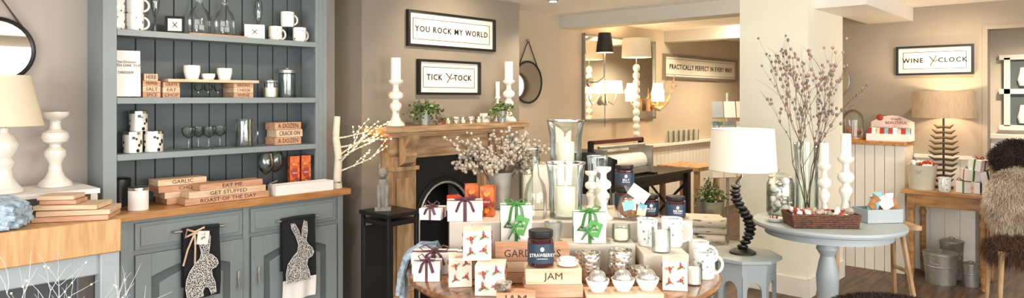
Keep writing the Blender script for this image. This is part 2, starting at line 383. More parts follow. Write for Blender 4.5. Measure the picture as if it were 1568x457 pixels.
def giftbox(x,y,z,w,d,h,rib,rz=CAMR,tg=False,name='gift_box'):
    b=B();b.box((0,0,h*.4),(w*.97,d*.97,h*.8),white);b.box((0,0,h*.78),(w,d,h*.44),white)
    t=.0015;rw=w*.1
    b.box((0,0,h/2+t/2),(rw,d+2*t,h+t),rib);b.box((0,0,h/2+t/2),(w+2*t,rw,h+t),rib)
    for sx in(-1,1):
        b.tube([(0,-d*.1,h+.006),(sx*w*.2,-d*.12,h+.03),(sx*w*.34,-d*.15,h+.022),(sx*w*.26,-d*.12,h+.006),(0,-d*.1,h+.008)],.007,rib,6,.35)
        b.tube([(0,-d*.1,h+.008),(sx*w*.15,-d*.5-.006,h-.002),(sx*w*.25,-d*.5-.008,h*.5)],.007,rib,6,.35)
    b.ball((0,-d*.1,h+.01),.01,rib,8)
    if tg:
        b.box((w*.12,-d/2-.012,h*.5),(w*.42,.002,h*.5),tag,(0,20,0));b.text('thank\nyou',h*.13,white,(w*.12,-d/2-.0145,h*.5))
        for sx in(-1,1):b.tube([(-.01,-d/2-.006,h*.45),(sx*w*.2-.01,-d/2-.016,h*.62),(sx*w*.3-.01,-d/2-.01,h*.45),(-.01,-d/2-.006,h*.43)],.009,rib,6,.4);b.tube([(-.01,-d/2-.008,h*.42),(sx*w*.18-.01,-d/2-.008,h*.12)],.008,rib,6,.4)
    return b.build(name,(x,y,z),rz)
def frame(x0,x1,z0,z1,y,txt,fm,size,xw=None,bw=.018,cy=None):
    w=x1-x0;h=z1-z0;b=B()
    b.box((0,.012,0),(w-.01,.012,h-.01),paper)
    for s in(-1,1):
        b.box((s*(w/2-bw/2),0,0),(bw,.032,h),fm);b.box((0,0,s*(h/2-bw/2)),(w-2*bw,.032,bw),fm)
    a=.055
    for s in(-1,1):
        b.box((s*(w/2-a),.0045,0),(.004,.002,h-2*a),ink);b.box((0,.0045,s*(h/2-a)),(w-2*a,.002,.004),ink)
    b.text(txt,size,black,(0,.004,-size*.02),sp=1.2,off=size*.02)
    return b,(((x0+x1)/2,y,(z0+z1)/2) if cy is None else (xw,cy,(z0+z1)/2))
b,c=frame(3.094,3.99,1.87,2.129,3.782,'YOU ROCK MY WORLD',black,.06);b.build('framed_print',c)
b,c=frame(3.19,3.82,1.523,1.781,3.782,'TICK     TOCK',black,.06)
b.tube([(-.03,.002,-.04),(.02,.002,.03)],.003,ink,5);b.tube([(-.04,.002,.035),(.01,.002,-.01),(.05,.002,0)],.003,ink,5);b.build('framed_print',c)
b,c=frame(-.29,.29,1.70,1.955,0,"WINE     CLOCK",black,.056,xw=6.832,cy=1.24)
b.tube([(-.03,.002,-.05),(.02,.002,.04)],.003,ink,5);b.tube([(-.035,.002,.035),(.0,.002,-.01),(.035,.002,.0)],.003,ink,5);b.build('framed_print',c,-90)
b,c=frame(7.25,9.3,1.73,2.03,4.10,'PRACTICALLY PERFECT IN EVERY WAY',silf,.085,bw=.03);b.build('framed_print',c)

# ---- dresser contents
def X(u,y=3.98):return onY(u,y)
mug(X(180),3.99,Z1);mug(X(204),3.95,Z1);mug(X(180),3.99,Z1+.096);mug(X(184),3.985,Z1+.192)
mug(X(204),3.95,Z1+.096,m=china)
stem(X(240),4.0,Z1,.24,.03,'flute')
def pframe(u,z,w,h,m):
    b=B();b.box((0,0,h/2),(w,.012,h),m,(-8,0,0));b.box((0,-.006,h/2),(w*.7,.006,h*.7),paper,(-8,0,0));b.box((0,.02,h*.3),(w*.3,.006,h*.6),m,(18,0,0))
    for s in (-1,1):b.tube([(-w*.12*s,-.012,h*.35),(w*.12*s,-.010,h*.65)],.002,ink,5)
    b.build('photo_frame',(X(u,3.95),3.95,z+.002),-25)
pframe(268,Z1,.10,.10,black);pframe(390,Z1,.115,.09,white)
crates(X(328),3.985,Z1,[(.34,.15,.014,None,0)],0,'serving_board')
def bottle(x,y,z,h,r,name='glass_bottle',seg=24):
    b=B();b.cap=0;p=[(.0005,.001),(r*.9,0),(r,h*.08),(r,h*.35),(r*.8,h*.5),(r*.35,h*.62),(r*.26,h*.75),(r*.26,h*.93),(r*.42,h)]
    b.lathe(p,glass,seg=seg);return b.build(name,(x,y,z))
bottle(X(306),3.985,Z1+.014,.26,.062,'glass_carafe');bottle(X(345),3.985,Z1+.014,.26,.058,'glass_carafe')
stem(X(402),4.03,Z1,.25,.03,'flute')
mug(X(423),3.99,Z1);mug(X(455),3.95,Z1,rz=10);mug(X(439),3.97,Z1+.096,m=china,rz=0)
b=B();b.box((0,0,.125),(.135,.010,.245),white,(-6,0,0))
b.text('The Dresser\nWITH OAK TOP\n\nDRESSER\n\n150cm W\n45cm D',.019,ink,(0,-.0065,.13));b.box((0,.025,.08),(.06,.008,.16),white,(14,0,0));b.build('price_sign',(X(193,3.93),3.93,Z2+.003),-12)
crates(X(226),3.99,Z2,[(.09,.14,.03,'SPICE',0),(.09,.14,.032,'SALT',0),(.09,.14,.03,'PEPPER',0),(.07,.12,.038,'HERB',0)])
crates(X(256),3.99,Z2,[(.09,.14,.028,'CHOP',0),(.09,.14,.03,'EAT',0),(.085,.14,.029,'GRATE',0)])
crates(X(366),3.99,Z2,[(.12,.14,.03,'WINE',0),(.12,.14,.03,'CHEESE',0),(.12,.14,.027,'BREAD',0)])
xa,xb=X(250),X(388);b=B();b.bb(-(xb-xa)/2,(xb-xa)/2,-.075,.075,0,.016,cratel);b.build('serving_board',((xa+xb)/2,3.985,Z2+.0885))
def pot(x,y,z,r,h,m=china,name='ceramic_pot'):
    b=B();b.shell([(r*.75,0),(r,h*.6),(r,h)],m);b.build(name,(x,y,z))
pot(X(294),3.98,Z2+.105,.045,.08);pot(X(319),3.98,Z2+.105,.038,.035,name='ceramic_bowl');pot(X(344),3.98,Z2+.105,.043,.07)
for u in(304,319,334):stem(X(u),3.98,Z2,.08,.024,'wine')
def ljar(x,y,z,r,h,fill=None,name='lidded_glass_jar'):
    b=B();b.shell([(r*.97,0),(r,.01),(r,h*.8),(r*.9,h*.83)],glass,th=.003);b.lathe([(r*.92,h*.83),(r*.95,h*.93),(r*.3,h*.96),(r*.25,h)],galv)
    if fill:b.lathe([(r*.9,.004),(r*.9,h*.55)],fill)
    b.build(name,(x,y,z))
ljar(X(412),3.96,Z2,.045,.115,cream);ljar(X(441),3.99,Z2,.055,.19)
def tinn(x,y,z,r,h,m=tin,name='storage_tin',lid=silv):
    b=B();b.lathe([(r,0),(r,h*.85)],m,seg=28);b.lathe([(r+.002,h*.85),(r+.002,h*.97),(r*.9,h)],lid,seg=28);b.build(name,(x,y,z))
tinn(X(202),3.97,Z3,.048,.115);tinn(X(234),3.97,Z3,.048,.115);tinn(X(213,3.99),4.0,Z3+.115,.046,.11)
for u,y in((289,3.94),(304,4.02),(320,3.94),(337,4.02)):stem(X(u,y),y,Z3,.125,.03,'martini')
b=B();b.shell([(.055,0),(.05,.02),(.05,.15),(.052,.165)],glass,th=.004);b.tube([(.048+math.sin(a)*.04,0,.08+math.cos(a)*.05) for a in [math.pi*i/9 for i in range(10)]],.006,glass,8);b.build('glass_tankard',(X(374),3.98,Z3))
crates(X(434),3.98,Z3,[(.18,.12,.047,'A DOZEN',0),(.18,.12,.047,'CRACK ON',.01),(.18,.12,.047,'A DOZEN',0)])
tinn(onY(184,4.0),4.0,ZC,.05,.15,dark,lid=dark)
tinn(onY(212,3.80),3.80,ZC,.048,.12,white,'tea_canister',silv)
crates(1.66,3.925,ZC,[(.34,.16,.034,'HERBS',0),(.36,.16,.034,'CARVE',.0),(.3,.15,.034,'CHOP',-.06),(.26,.13,.034,'GARLIC',-.08)])
crates(1.78,3.785,ZC,[(.48,.10,.036,'ROAST OF THE DAY',0),(.44,.10,.036,'GET STUFFED',.0),(.36,.10,.036,'EAT ME',.02)])
b=B();b.box((0,0,.008),(.13,.12,.014),dark);b.box((.0,.01,.021),(.12,.11,.01),black);b.build('slate_coasters',(1.94,3.97,ZC),6)
stem(2.09,3.90,ZC,.24,.046);stem(2.19,3.97,ZC,.24,.046)
b=B()
for i in range(4):b.lathe([(.018,0),(.02,.05),(.018,.055)],silv,(-.06+i*.042,0,0),16)
b.build('tealight_holders',(2.20,3.86,ZC))
def spice(x,y,z,w,h,rz=CAMR):
    b=B();b.box((0,0,h/2),(w,w,h),orange);b.box((0,-w/2-.0008,h*.5),(w*.55,.001,h*.28),redm);b.text('spice',w*.24,white,(0,-w/2-.002,h*.5));b.ball((0,-w/2,h*.75),w*.22,MATO,8,(1,.1,1));b.ball((0,-w/2,h*.2),w*.22,MATO,8,(1,.1,1));b.build('spiced_candle_box',(x,y,z),rz,bev=.001)
spice(2.295,3.935,ZC,.06,.21,-14);spice(2.375,3.935,ZC,.06,.21,-14)
b=B();b.bb(-.19,.19,-.045,.045,0,.006,white)
for s in(-1,1):b.box((0,s*.047,.03),(.39,.006,.06),white);b.box((s*.193,0,.03),(.006,.09,.06),white)
b.tube([(-.20,0,.03),(-.21,0,.07),(-.16,0,.085)],.004,galv,6);b.build('serving_tray',(2.25,3.765,ZC))
def branch(b,p,d,l,r,dep,m,tips,spread=.7,up=.15):
    pts=[p];q=Vector(p);dd=Vector(d).normalized();n=4
    for i in range(n):
        dd=(dd+Vector((R(-.25,.25),R(-.25,.25),R(-.1,.1)+up*.3))).normalized();q=q+dd*l/n;pts.append(q.copy())
        if dep>0 and i>0:
            for _ in range(1 if i<3 else 2):
                nd=(dd+Vector((R(-spread,spread),R(-spread,spread),R(-spread*.4,spread)))).normalized();branch(b,q.copy(),nd,l*R(.45,.7),r*.55,dep-1,m,tips,spread,up)
        if dep<=1:tips.append(q.copy())
    b.tube(pts,[r*(1-.15*i) for i in range(n+1)],m,5)
random.seed(11)
b=B();tips=[];b.lathe([(.032,0),(.03,.03),(.026,.05)],birch,seg=14)
b.tube([(0,0,.03),(.01,0,.2),(-.01,0,.33),(.0,0,.46)],[.026,.024,.022,.02],birch,10)
for z,d in((.18,(1,-.6,.5)),(.26,(1,-.7,.2)),(.32,(.9,-.9,.3)),(.1,(.9,-.9,.5)),(.2,(1,-.4,.7)),(.15,(.5,-.9,.8))):
    branch(b,Vector((0,0,z)),d,.23,.006,1,birch,tips,.5,.05)
for t in tips[::1]:b.ball(t,.0046,bulb,6)
b.build('lit_birch_tree',(2.505,3.765,ZC))
# ---- left end: butcher block table
b=B()
b.bb(.2,1.12,3.40,4.10,.80,.95,block)
for x in(.24,1.08):
    for y in(3.46,4.04):b.bb(x-.04,x+.04,y-.04,y+.04,0,.80,bluel)
b.bb(.24,1.08,3.45,3.47,.70,.80,bluel);b.bb(.2,1.12,3.44,4.06,.38,.41,block);b.bb(.24,1.08,3.9,3.92,.0,.8,blued)
b.build('butchers_block_table',bev=.006)
b=B();b.bb(.55,1.13,3.72,4.08,.085,.108,white)
for x in(.57,1.11):b.bb(x-.015,x+.015,3.74,4.06,0,.085,white)
b.build('display_riser',(0,0,.951))
def plight(name,loc,e,col,size=.05,parent=None):
    l=bpy.data.lights.new(name,'POINT');l.energy=e;l.color=col;l.shadow_soft_size=size;q=bpy.data.objects.new(name,l);q.location=loc;S.collection.objects.link(q)
    if parent:q.parent=parent
    return q
def shadelamp(name,x,y,z,prof,h0,sr0,sr1,sh,bm,sm,pw=3,seg=28,col=(1,.78,.5)):
    b=B();b.lathe(prof,bm,seg=24);b.cyl((0,0,prof[-1][1]-.001),.006,h0-prof[-1][1]+sh*.5,galv,8)
    b.cap=0;b.lathe([(sr0,h0),(sr1,h0+sh)],sm,seg=seg);b.lathe([(sr0-.003,h0+.001),(sr1-.003,h0+sh-.001)],sm,seg=seg)
    b.cap=1;b.ball((0,0,h0+sh*.45),.028,glow,10)
    for a in range(3):
        t=a*2.094;b.tube([(0,0,h0+sh*.85),(sr1*.96*math.cos(t),sr1*.96*math.sin(t),h0+sh*.93)],.0015,galv,5)
    o=b.build(name,(x,y,z))
    if pw:plight(name+'_bulb',(0,0,h0+sh*.45+.04),pw,col,.04,o)
    return o
lp=[(.075,0),(.075,.015),(.06,.03),(.035,.07),(.03,.11),(.045,.135),(.03,.16),(.05,.19),(.058,.22),(.045,.255),(.02,.28),(.018,.30)]
shadelamp('table_lamp',.775,3.86,1.0605,lp,.31,.155,.10,.235,cer,shadec,0)
candlestick(*T(85,3.40),1.0605,.37,.075,m=cer)
def rmirror(x,z,r,zh):
    b=B();b.lathe([(r-.012,0),(r-.012,.006)],mirr,(0,0,0),40,(90,0,0));P=[(r*math.cos(a),-.006,r*math.sin(a)) for a in [2*math.pi*i/40 for i in range(41)]]
    b.tube(P,.009,black,8)
    b.tube([(-r*.75,-.004,r*.66),(0,-.004,zh-z),(r*.75,-.004,r*.66)],.006,rope,6);b.ball((0,-.006,zh-z),.014,galv,10)
    b.build('round_wall_mirror',(x,4.098,z))
rmirror(.79,1.735,.155,2.02);rmirror(4.77,1.645,.19,2.03)
crates(.99,3.56,.951,[(.30,.2,.024,None,0),(.29,.19,.024,None,.01)],-32,'wooden_chopping_boards')
crates(.96,3.58,1.0,[(.26,.17,.022,None,.02),(.15,.12,.02,None,-.02),(.15,.12,.02,None,-.03)],-38,'wooden_chopping_boards',[cratel,crate])
random.seed(2)
b=B()
for k in range(5):
    for i in range(5):
        o=-.08+.04*i
        b.tube([(-.14,o,.02+k*.022),(-.05,o+R(-.01,.01),.018+k*.022+R(0,.008)),(.05,o+R(-.01,.01),.02+k*.022),(.12+R(-.02,.02),o+R(-.01,.01),.014+k*.018)],[.014,.021,.021,.012],knit,8)
b.build('folded_knitwear',(.66,3.53,.9525),-35)
random.seed(5)
b=B();tips=[];b.shell([(.09,0),(.12,.2),(.1,.42)],galv)
for i in range(8):branch(b,Vector((R(-.03,.03),R(-.03,.03),.25)),(R(-.7,.9),R(-.5,.1),1.2),.34,.004,2,twigw,tips,.9,.0)
for t in tips[::9]:b.ball(t,.0035,glow,6)
b.build('white_twig_bunch',(.70,2.98,0))

# ================= FIREPLACE
b=B();O0,O1=3.09,3.77
for x0,x1 in((2.88,O0),(O1,3.98)):
    b.bb(x0,x1,3.68,3.799,0,1.10,pine);b.bb(x0-.015,x1+.015,3.66,3.799,0,.16,pine)
    b.bb(x0+.03,x1-.03,3.665,3.68,.2,.95,pine);b.bb(x0-.01,x1+.01,3.655,3.799,1.0,1.03,pine)
    M=Matrix.Translation(((x0+x1)/2,0,0))@Matrix.Rotation(math.radians(90),4,'Z')
    pr=[(3.68,1.03),(3.62,1.06),(3.60,1.11),(3.63,1.15),(3.60,1.19),(3.575,1.23),(3.575,1.26),(3.68,1.26)]
    b.prism(pr,-.05,.05,pine,M)
b.bb(2.88,3.98,3.70,3.799,1.08,1.265,pineh);b.bb(2.90,3.96,3.685,3.70,1.08,1.10,pineh)
b.bb(2.80,4.06,3.58,3.799,1.235,1.265,pineh);b.bb(2.76,4.10,3.56,3.799,1.25,1.27,pineh)
b.bb(2.71,4.13,3.53,3.799,1.271,1.31,pineh)
b.build('fireplace_surround',bev=.004)
b=B();cx,rr,sp=3.43,.24,.60;no=16
inner=[(cx-rr,0)]+[(cx-rr*math.cos(math.pi*i/no),sp+rr*math.sin(math.pi*i/no)*1.1) for i in range(no+1)]+[(cx+rr,0)]
outer=[(3.095,0)]+[(3.095+(3.765-3.095)*i/no,1.075) for i in range(no+1)]+[(3.765,0)]
vs=[];fs=[]
for (a,c),(p,q) in zip(inner,outer):vs+=[(a,3.76,c),(p,3.76,q),(a,3.80,c)]
for i in range(len(inner)-1):
    k=i*3;fs+=[(k,k+1,k+4,k+3),(k,k+3,k+5,k+2)]
b.add(vs,fs,iron)
for d,r0 in((.012,.009),(.05,.006)):
    b.tube([(cx-(rr+d),3.755,.02)]+[(cx-(rr+d)*math.cos(math.pi*i/no),3.755,sp+(rr*1.1+d)*math.sin(math.pi*i/no)) for i in range(no+1)]+[(cx+rr+d,3.755,.02)],r0,galv if d<.02 else iron,8)
for i in range(7):b.bb(cx-.2+.066*i-.006,cx-.2+.066*i+.006,3.80,3.81,.1,.28,iron)
b.bb(cx-.22,cx+.22,3.795,3.815,.28,.30,iron);b.bb(cx-.23,cx+.23,3.80,4.0,.08,.10,iron)
b.build('cast_iron_fireplace')
ZM=1.311
def mantx(u,y=3.66):return onY(u,y)
candlestick(mantx(606),3.66,ZM,.31,.062,ch=.15,cr=.034)
candlestick(mantx(779,3.68),3.68,ZM,.33,.06,ch=.15,cr=.034)
candlestick(mantx(762,3.74),3.74,ZM,.2,.03,ch=.12,cr=.016)
def plant(name,x,y,z,r,h,ph,n,sp,drop,lm=(leaf,leafl)):
    b=B();b.shell([(r*.8,0),(r,ph*.9),(r*1.05,ph)],galv,th=.003);b.cyl((0,0,.004),r*.75,ph*.75,twigm,12)
    for i in range(n):
        a=R(0,6.28);d=R(.2,1)*sp;hh=R(.3,1)*h*(1-.5*d/sp)
        p=[(0,0,ph*.7),(d*.5*math.cos(a),d*.5*math.sin(a)*.6,ph+hh),(d*math.cos(a),d*math.sin(a)*.6,ph+hh*.8-R(0,drop))]
        b.tube(p,.0018,lm[0],4)
        for k in range(6):
            t=R(.4,1);q=Vector(p[1]).lerp(Vector(p[2]),t)+Vector((R(-.02,.02),R(-.02,.02),R(-.02,.02)))
            l=R(.014,.026);M=Matrix.Translation(q)@Euler((R(-1,1),R(-1,1),R(0,6.28))).to_matrix().to_4x4()
            b.add([(0,0,0),(l*.5,l*.5,.003),(l*1.3,0,0),(l*.5,-l*.5,.003)],[(0,1,2,3)],lm[k%2],M)
    return b.build(name,(x,y,z))
random.seed(8)
plant('potted_ivy',mantx(650,3.63),3.63,ZM,.042,.12,.09,48,.19,.11)
plant('potted_ivy',mantx(765,3.60),3.58,ZM,.038,.09,.09,34,.13,.09)
b=B()
for i,u in enumerate((686,698,709,721,733)):
    x=mantx(u,3.64)-3.4;b.shell([(.022,0),(.027,.05)],merc if i%2 else glass,(x,0,0),16,th=.002);b.cyl((x,0,.003),.02,.025,cream,12);b.ball((x,0,.038),.006,glow,6,(1,1,1.6))
b.build('votive_candles',(3.4,3.64,ZM))
b=B();b.box((0,0,.035),(.07,.04,.07),white);b.text('JOY',.03,ink,(0,-.021,.035));b.build('mini_sign',(mantx(745),3.68,ZM))
b=B()
for i in range(22):
    q=Vector((R(-.07,.07),R(-.03,.03),R(.01,.05)));l=.03;M=Matrix.Translation(q)@Euler((R(-.6,.6),R(-.6,.6),R(0,6.28))).to_matrix().to_4x4()
    b.add([(0,0,0),(l*.5,l*.4,.004),(l*1.2,0,0),(l*.5,-l*.4,.004)],[(0,1,2,3)],[leaf,bluel][i%2],M)
for i in range(8):b.ball((R(-.05,.05),R(-.03,.02),R(.008,.04)),.007,redm,6)
b.build('holly_sprig',(mantx(676,3.57),3.57,ZM+.001))
b=B()
for x in(-.11,.11):
    for y in(-.13,.13):b.box((x,y,.38),(.022,.022,.76),dark)
b.box((0,0,.77),(.26,.30,.025),dark);b.box((0,0,.72),(.24,.28,.03),dark);b.box((0,0,.12),(.24,.28,.02),dark);b.box((0,.12,.4),(.22,.006,.56),dark)
b.build('black_plant_stand',(2.72,3.50,0),bev=.002)
b=B();b.box((0,0,.012),(.10,.09,.024),stone)
b.lathe([(.035,.02),(.045,.06),(.046,.12),(.036,.17),(.028,.2)],stone,seg=16,sc=(.9,1))
b.ball((0,-.01,.235),.036,stone,14,(.85,1.1,1));b.ball((0,-.05,.225),.018,stone,10,(.8,1.4,.7))
for s in(-1,1):b.ball((s*.022,.005,.275),.012,stone,8,(.6,.6,2));b.tube([(s*.025,-.03,.16),(s*.024,-.045,.09),(s*.022,-.045,.025)],[.014,.011,.013],stone,8)
b.build('stone_dog_statue',(2.69,3.53,.783),-40)

# ================= MAIN ROUND TABLE
TX,TY=lc(.222,3.05)
b=B();b.lathe([(.001,.71),(.64,.71),(.655,.715),(.68,.728),(.685,.738),(.675,.748),(.668,.75),(.001,.75)],tablew,seg=72)
b.lathe([(.56,.64),(.56,.712)],tablew,seg=48);b.lathe([(.18,.04),(.17,.08),(.09,.14),(.07,.25),(.11,.35),(.12,.42),(.07,.5),(.08,.58),(.16,.63),(.18,.66)],tablew,seg=24)
for i in range(4):
    a=i*math.pi/2+.4;c,s_=math.cos(a),math.sin(a);b.tube([(c*.08,s_*.08,.14),(c*.25,s_*.25,.09),(c*.42,s_*.42,.03)],[.05,.04,.03],tablew,10)
b.build('round_display_table',(TX,TY,0))
ZT=.751
stepm=MAT('step_painted_wood','#cfc6b8',.5,var=.06)
b=B()
def lb(l0,l1,t0,t1,z0,z1,m):b.bb(l0,l1,t0-3.05,t1-3.05,z0,z1,m)
lb(-.50,.46,3.02,3.50,0,.198,stepm);lb(-.22,.30,2.885,3.015,0,.129,stepm);lb(-.12,.10,3.34,3.54,.20,.418,stepm)
lb(.47,.585,3.05,3.20,0,.198,stepm)
lb(.315,.50,2.785,3.015,0,.109,stepm)
b.build('display_steps',(TX,TY,ZT),CAMR,bev=.003)
z0,z1,z2,z3=ZT+.13,ZT+.199,ZT+.419,ZT+.11
def holly(u,t,z,w,h,rz=CAMR):
    b=B();b.box((0,0,h/2),(w,w,h),HB)
    for f in range(4):
        M=Matrix.Rotation(f*math.pi/2,4,'Z')
        for gx,gz,g0 in((-.22,.28,0),(.25,.36,1),(-.2,.74,2),(.24,.82,0)):
            for j,a in enumerate((20+g0*33,140+g0*20,262+g0*33)):
                l=w*.21;Mx=M@Matrix.Translation((gx*w,-w/2-.0006-.0003*g0,gz*h))@Matrix.Rotation(math.radians(a),4,'Y')
                P=[(0,0),(.3,.26),(.45,.18),(.65,.28),(.8,.12),(1.15,0),(.8,-.12),(.65,-.28),(.45,-.18),(.3,-.26)]
                b.add([(p*l,0,q*l) for p,q in P],[tuple(range(9,-1,-1))],[HG,grleaf,plumleaf,redleaf][(j+g0)%4],Mx)
            for q in range(3):b.ball(tuple(M@Vector((gx*w+.05*w*math.cos(q*2.1),-w/2,gz*h+.05*w*math.sin(q*2.1)))),w*.045,redm,6)
    b.build('patterned_gift_box',(*T(u,t),z),rz,bev=.0015)
holly(704,2.74,ZT,.092,.115,-40);holly(752,2.63,ZT,.112,.115,-52);holly(731,2.70,ZT+.117,.11,.115,-46);holly(1033,2.69,ZT,.095,.115,-60)
giftbox(*T(666,2.945),ZT,.19,.11,.085,plum,-48);giftbox(*T(672,2.95),ZT+.0855+.0015,.13,.09,.06,plum,-44) if 0 else None
giftbox(*T(655,2.82),ZT,.11,.09,.075,plum,-48);giftbox(*T(722,2.87),ZT,.12,.10,.10,plum,-46)
giftbox(*T(712,3.09),z1,.16,.11,.085,plum,-44);giftbox(*T(663,3.12),z1,.10,.11,.05,plum,-56)
b=B();b.shell([(.03,0),(.034,.02),(.034,.085)],redc,th=.003);b.cyl((0,0,.004),.029,.06,cream,14);b.build('glass_candle',(*T(695,3.24),z1))
spice(*T(722,3.24),z1,.062,.14,-40);spice(*T(747,3.18),z1,.062,.14,-55)
random.seed(21)
b=B();b.shell([(.05,0),(.06,.16),(.065,.18)],galv)
for i in range(44):
    a=R(0,6.28);d=R(.1,.27);top=Vector((d*math.cos(a),d*math.sin(a)*.5,.17+R(.0,.19)))
    mid=Vector((top.x*.4,top.y*.4,.2));b.tube([(0,0,.05),mid,top],.0022,twigm,4)
    for k in range(16):
        q=mid.lerp(top,R(.3,1.1))+Vector((R(-.028,.028),R(-.028,.028),R(-.022,.03)));b.ball(q,R(.006,.011),pearl,8)
b.build('silver_berry_arrangement',(*T(766,3.40),z1+.001),CAMR)
giftbox(*T(790,2.955),z0,.135,.10,.155,green,-46,True);giftbox(*T(902,2.955),z0,.14,.10,.125,green,-50,True)
bottle(*T(820,3.12),z1,.31,.052,'glass_carafe')
def hurricane(u,t,z,r,h,cr=.035,ch=.09,rim=True,name='hurricane_candle_lamp'):
    b=B();b.cap=0;p=[(r*.8,0),(r*.86,h*.2),(r*.86,h*.6),(r,h)];b.lathe(p,glass,seg=32);b.lathe([(a-.003,c) for a,c in p],glass,seg=32)
    b.cap=1;b.lathe([(r*.82,0),(r*.82,.006)],glass,seg=32)
    if rim:b.tube([(r*math.cos(a),r*math.sin(a),h) for a in [2*math.pi*i/32 for i in range(33)]],.0035,silv,6)
    b.cyl((0,0,.007),cr,ch,cream,20);b.tube([(0,0,ch),(.001,0,ch+.018)],.0015,ink,5);b.ball((0,0,ch+.022),.006,glow,6,(1,1,2));b.build(name,(*T(u,t),z))
hurricane(866,3.44,z2+.001,.094,.215,.044,.10);hurricane(810,3.40,z1,.058,.30,.03,.16)
hurricane(866,3.15,z1,.09,.25,.045,.13);hurricane(915,3.38,z1,.052,.26,.03,.12)
candlestick(*T(924,3.10),z1,.235,.044);candlestick(*T(905,3.25),z1,.20,.036)
b=B();b.shell([(.03,0),(.04,.08)],galv,th=.003);b.build('small_metal_pail',(*T(847,2.96),z0))
jar(*T(956,3.36),z1,.11,.047,txt='CHUTNEY');jar(*T(956,3.36),z1+.111,.11,.047,txt='JELLY')
jar(*T(994,3.19),z1,.10,.045,txt='PICKLE');jar(*T(1034,3.13),z1,.10,.045,txt='RELISH')
b=B();b.ball((0,0,.05),.05,biscuit,14,(1.2,.8,.9));b.cap=0;b.lathe([(.05,.0),(.058,.05),(.045,.1),(.015,.12),(.03,.15)],GLASS('cellophane','#fbfdff',.15),seg=14,sc=(1.1,.8));b.cap=1
b.box((.03,-.03,.12),(.09,.002,.055),paper,(0,35,0));b.box((-.02,-.05,.07),(.05,.002,.04),teal,(0,-15,0));b.box((.04,-.05,.05),(.04,.002,.05),pastel,(0,10,0))
b.build('cellophane_biscuit_bag',(*T(966,3.09),z1),CAMR)
crates(*T(814,2.80),ZT,[(.29,.10,.045,None,0),(.30,.10,.045,None,.01),(.30,.10,.06,'GARDENERS',0)],-46,ts=.7)
crates(*T(846,2.60),ZT,[(.22,.10,.05,None,0),(.21,.10,.06,'JAM',.0)],-46,ts=.6)
crates(*T(790,2.475),ZT,[(.14,.06,.05,'JAM',0)],-48)
b=B();b.box((0,0,.006),(.05,.05,.01),glass);b.lathe([(.026,.011),(.03,.03)],merc,seg=18);b.build('glass_tealight',(*T(772,2.475),ZT+.0505))
jar(*T(828,2.60),ZT+.111,.135,.05,txt='STRAWBERRY',rz=-44)
b=B();b.lathe([(.025,0),(.037,.004),(.042,.02),(.039,.02),(.034,.006),(.001,.005)],china,seg=20);b.lathe([(.026,.006),(.03,.03),(.001,.03)],china,seg=18);b.build('ceramic_dish',(*T(869,2.595),ZT+.111))
def votive(u,t,z,r,h,m=merc):
    b=B();b.shell([(r*.75,0),(r*.95,h*.15),(r,h*.5),(r*.95,h)],m,th=.003,seg=28);b.cyl((0,0,.006),r*.7,h*.6,cream,16);b.build('mercury_glass_votive',(*T(u,t),z))
votive(900,2.80,ZT,.054,.115);votive(950,2.80,ZT,.054,.125)
votive(951,2.95,z0,.042,.07,glass);votive(980,2.70,ZT,.036,.08)
b=B();b.box((0,0,.01),(.29,.11,.018),cratel);b.build('serving_board',(*T(953,2.585),ZT),CAMR+2,bev=.003)
BM=MAT('glitter_silver','#d9d6d0',.3,metal=.7,col2='#a5a29c',scale=90,bump=.6)
for u,t in((915,2.575),(954,2.585),(991,2.595)):
    b=B();b.shell([(.025,0),(.042,.03),(.045,.044)],china,th=.004,seg=28);b.ball((0,0,.046),.034,BM,18);b.cyl((0,0,.079),.008,.01,silv,10);b.build('bauble_bowl',(*T(u,t),ZT+.020))
mug(*T(991,2.96),z3,.115,.044,bluemug,-150);mug(*T(1029,2.95),z3,.12,.046,bluemug,-60)
mug(*T(1078,2.84),ZT,.11,.044,bluemug,-50);mug(*T(1070,3.02),ZT,.115,.044,china,-70)
b=B();b.shell([(.03,0),(.034,.01),(.034,.085)],glass,th=.003);b.cyl((0,0,.005),.029,.06,creamw,18);b.build('glass_candle',(*T(1062,2.74),ZT),CAMR)
jar(*T(1082,2.94),ZT,.07,.026,txt='HONEY')
b=B();b.shell([(.036,0),(.04,.01),(.04,.10)],glass,th=.003);b.cyl((0,0,.005),.035,.08,creamw,18);b.box((0,-.0405,.045),(.035,.001,.03),paper);b.build('glass_candle',(*T(1012,2.835),z3),CAMR)
random.seed(3)
b=B()
for i in range(7):
    o=i*.022-.07
    b.tube([(.05,o,.022),(.02,o+R(-.01,.01),.045+R(0,.03)),(-.04,o+R(-.01,.01),.055+R(0,.02)),(-.10,o,.035),(-.125,o+R(-.01,.015),-.04),(-.13+R(-.01,.01),o,-.13-R(0,.06))],[.014,.019,.02,.018,.016,.012],knit,8)
lx,ly=lc(.222-.59,3.10);b.build('knitted_scarf',(lx,ly,ZT+.002),CAMR)

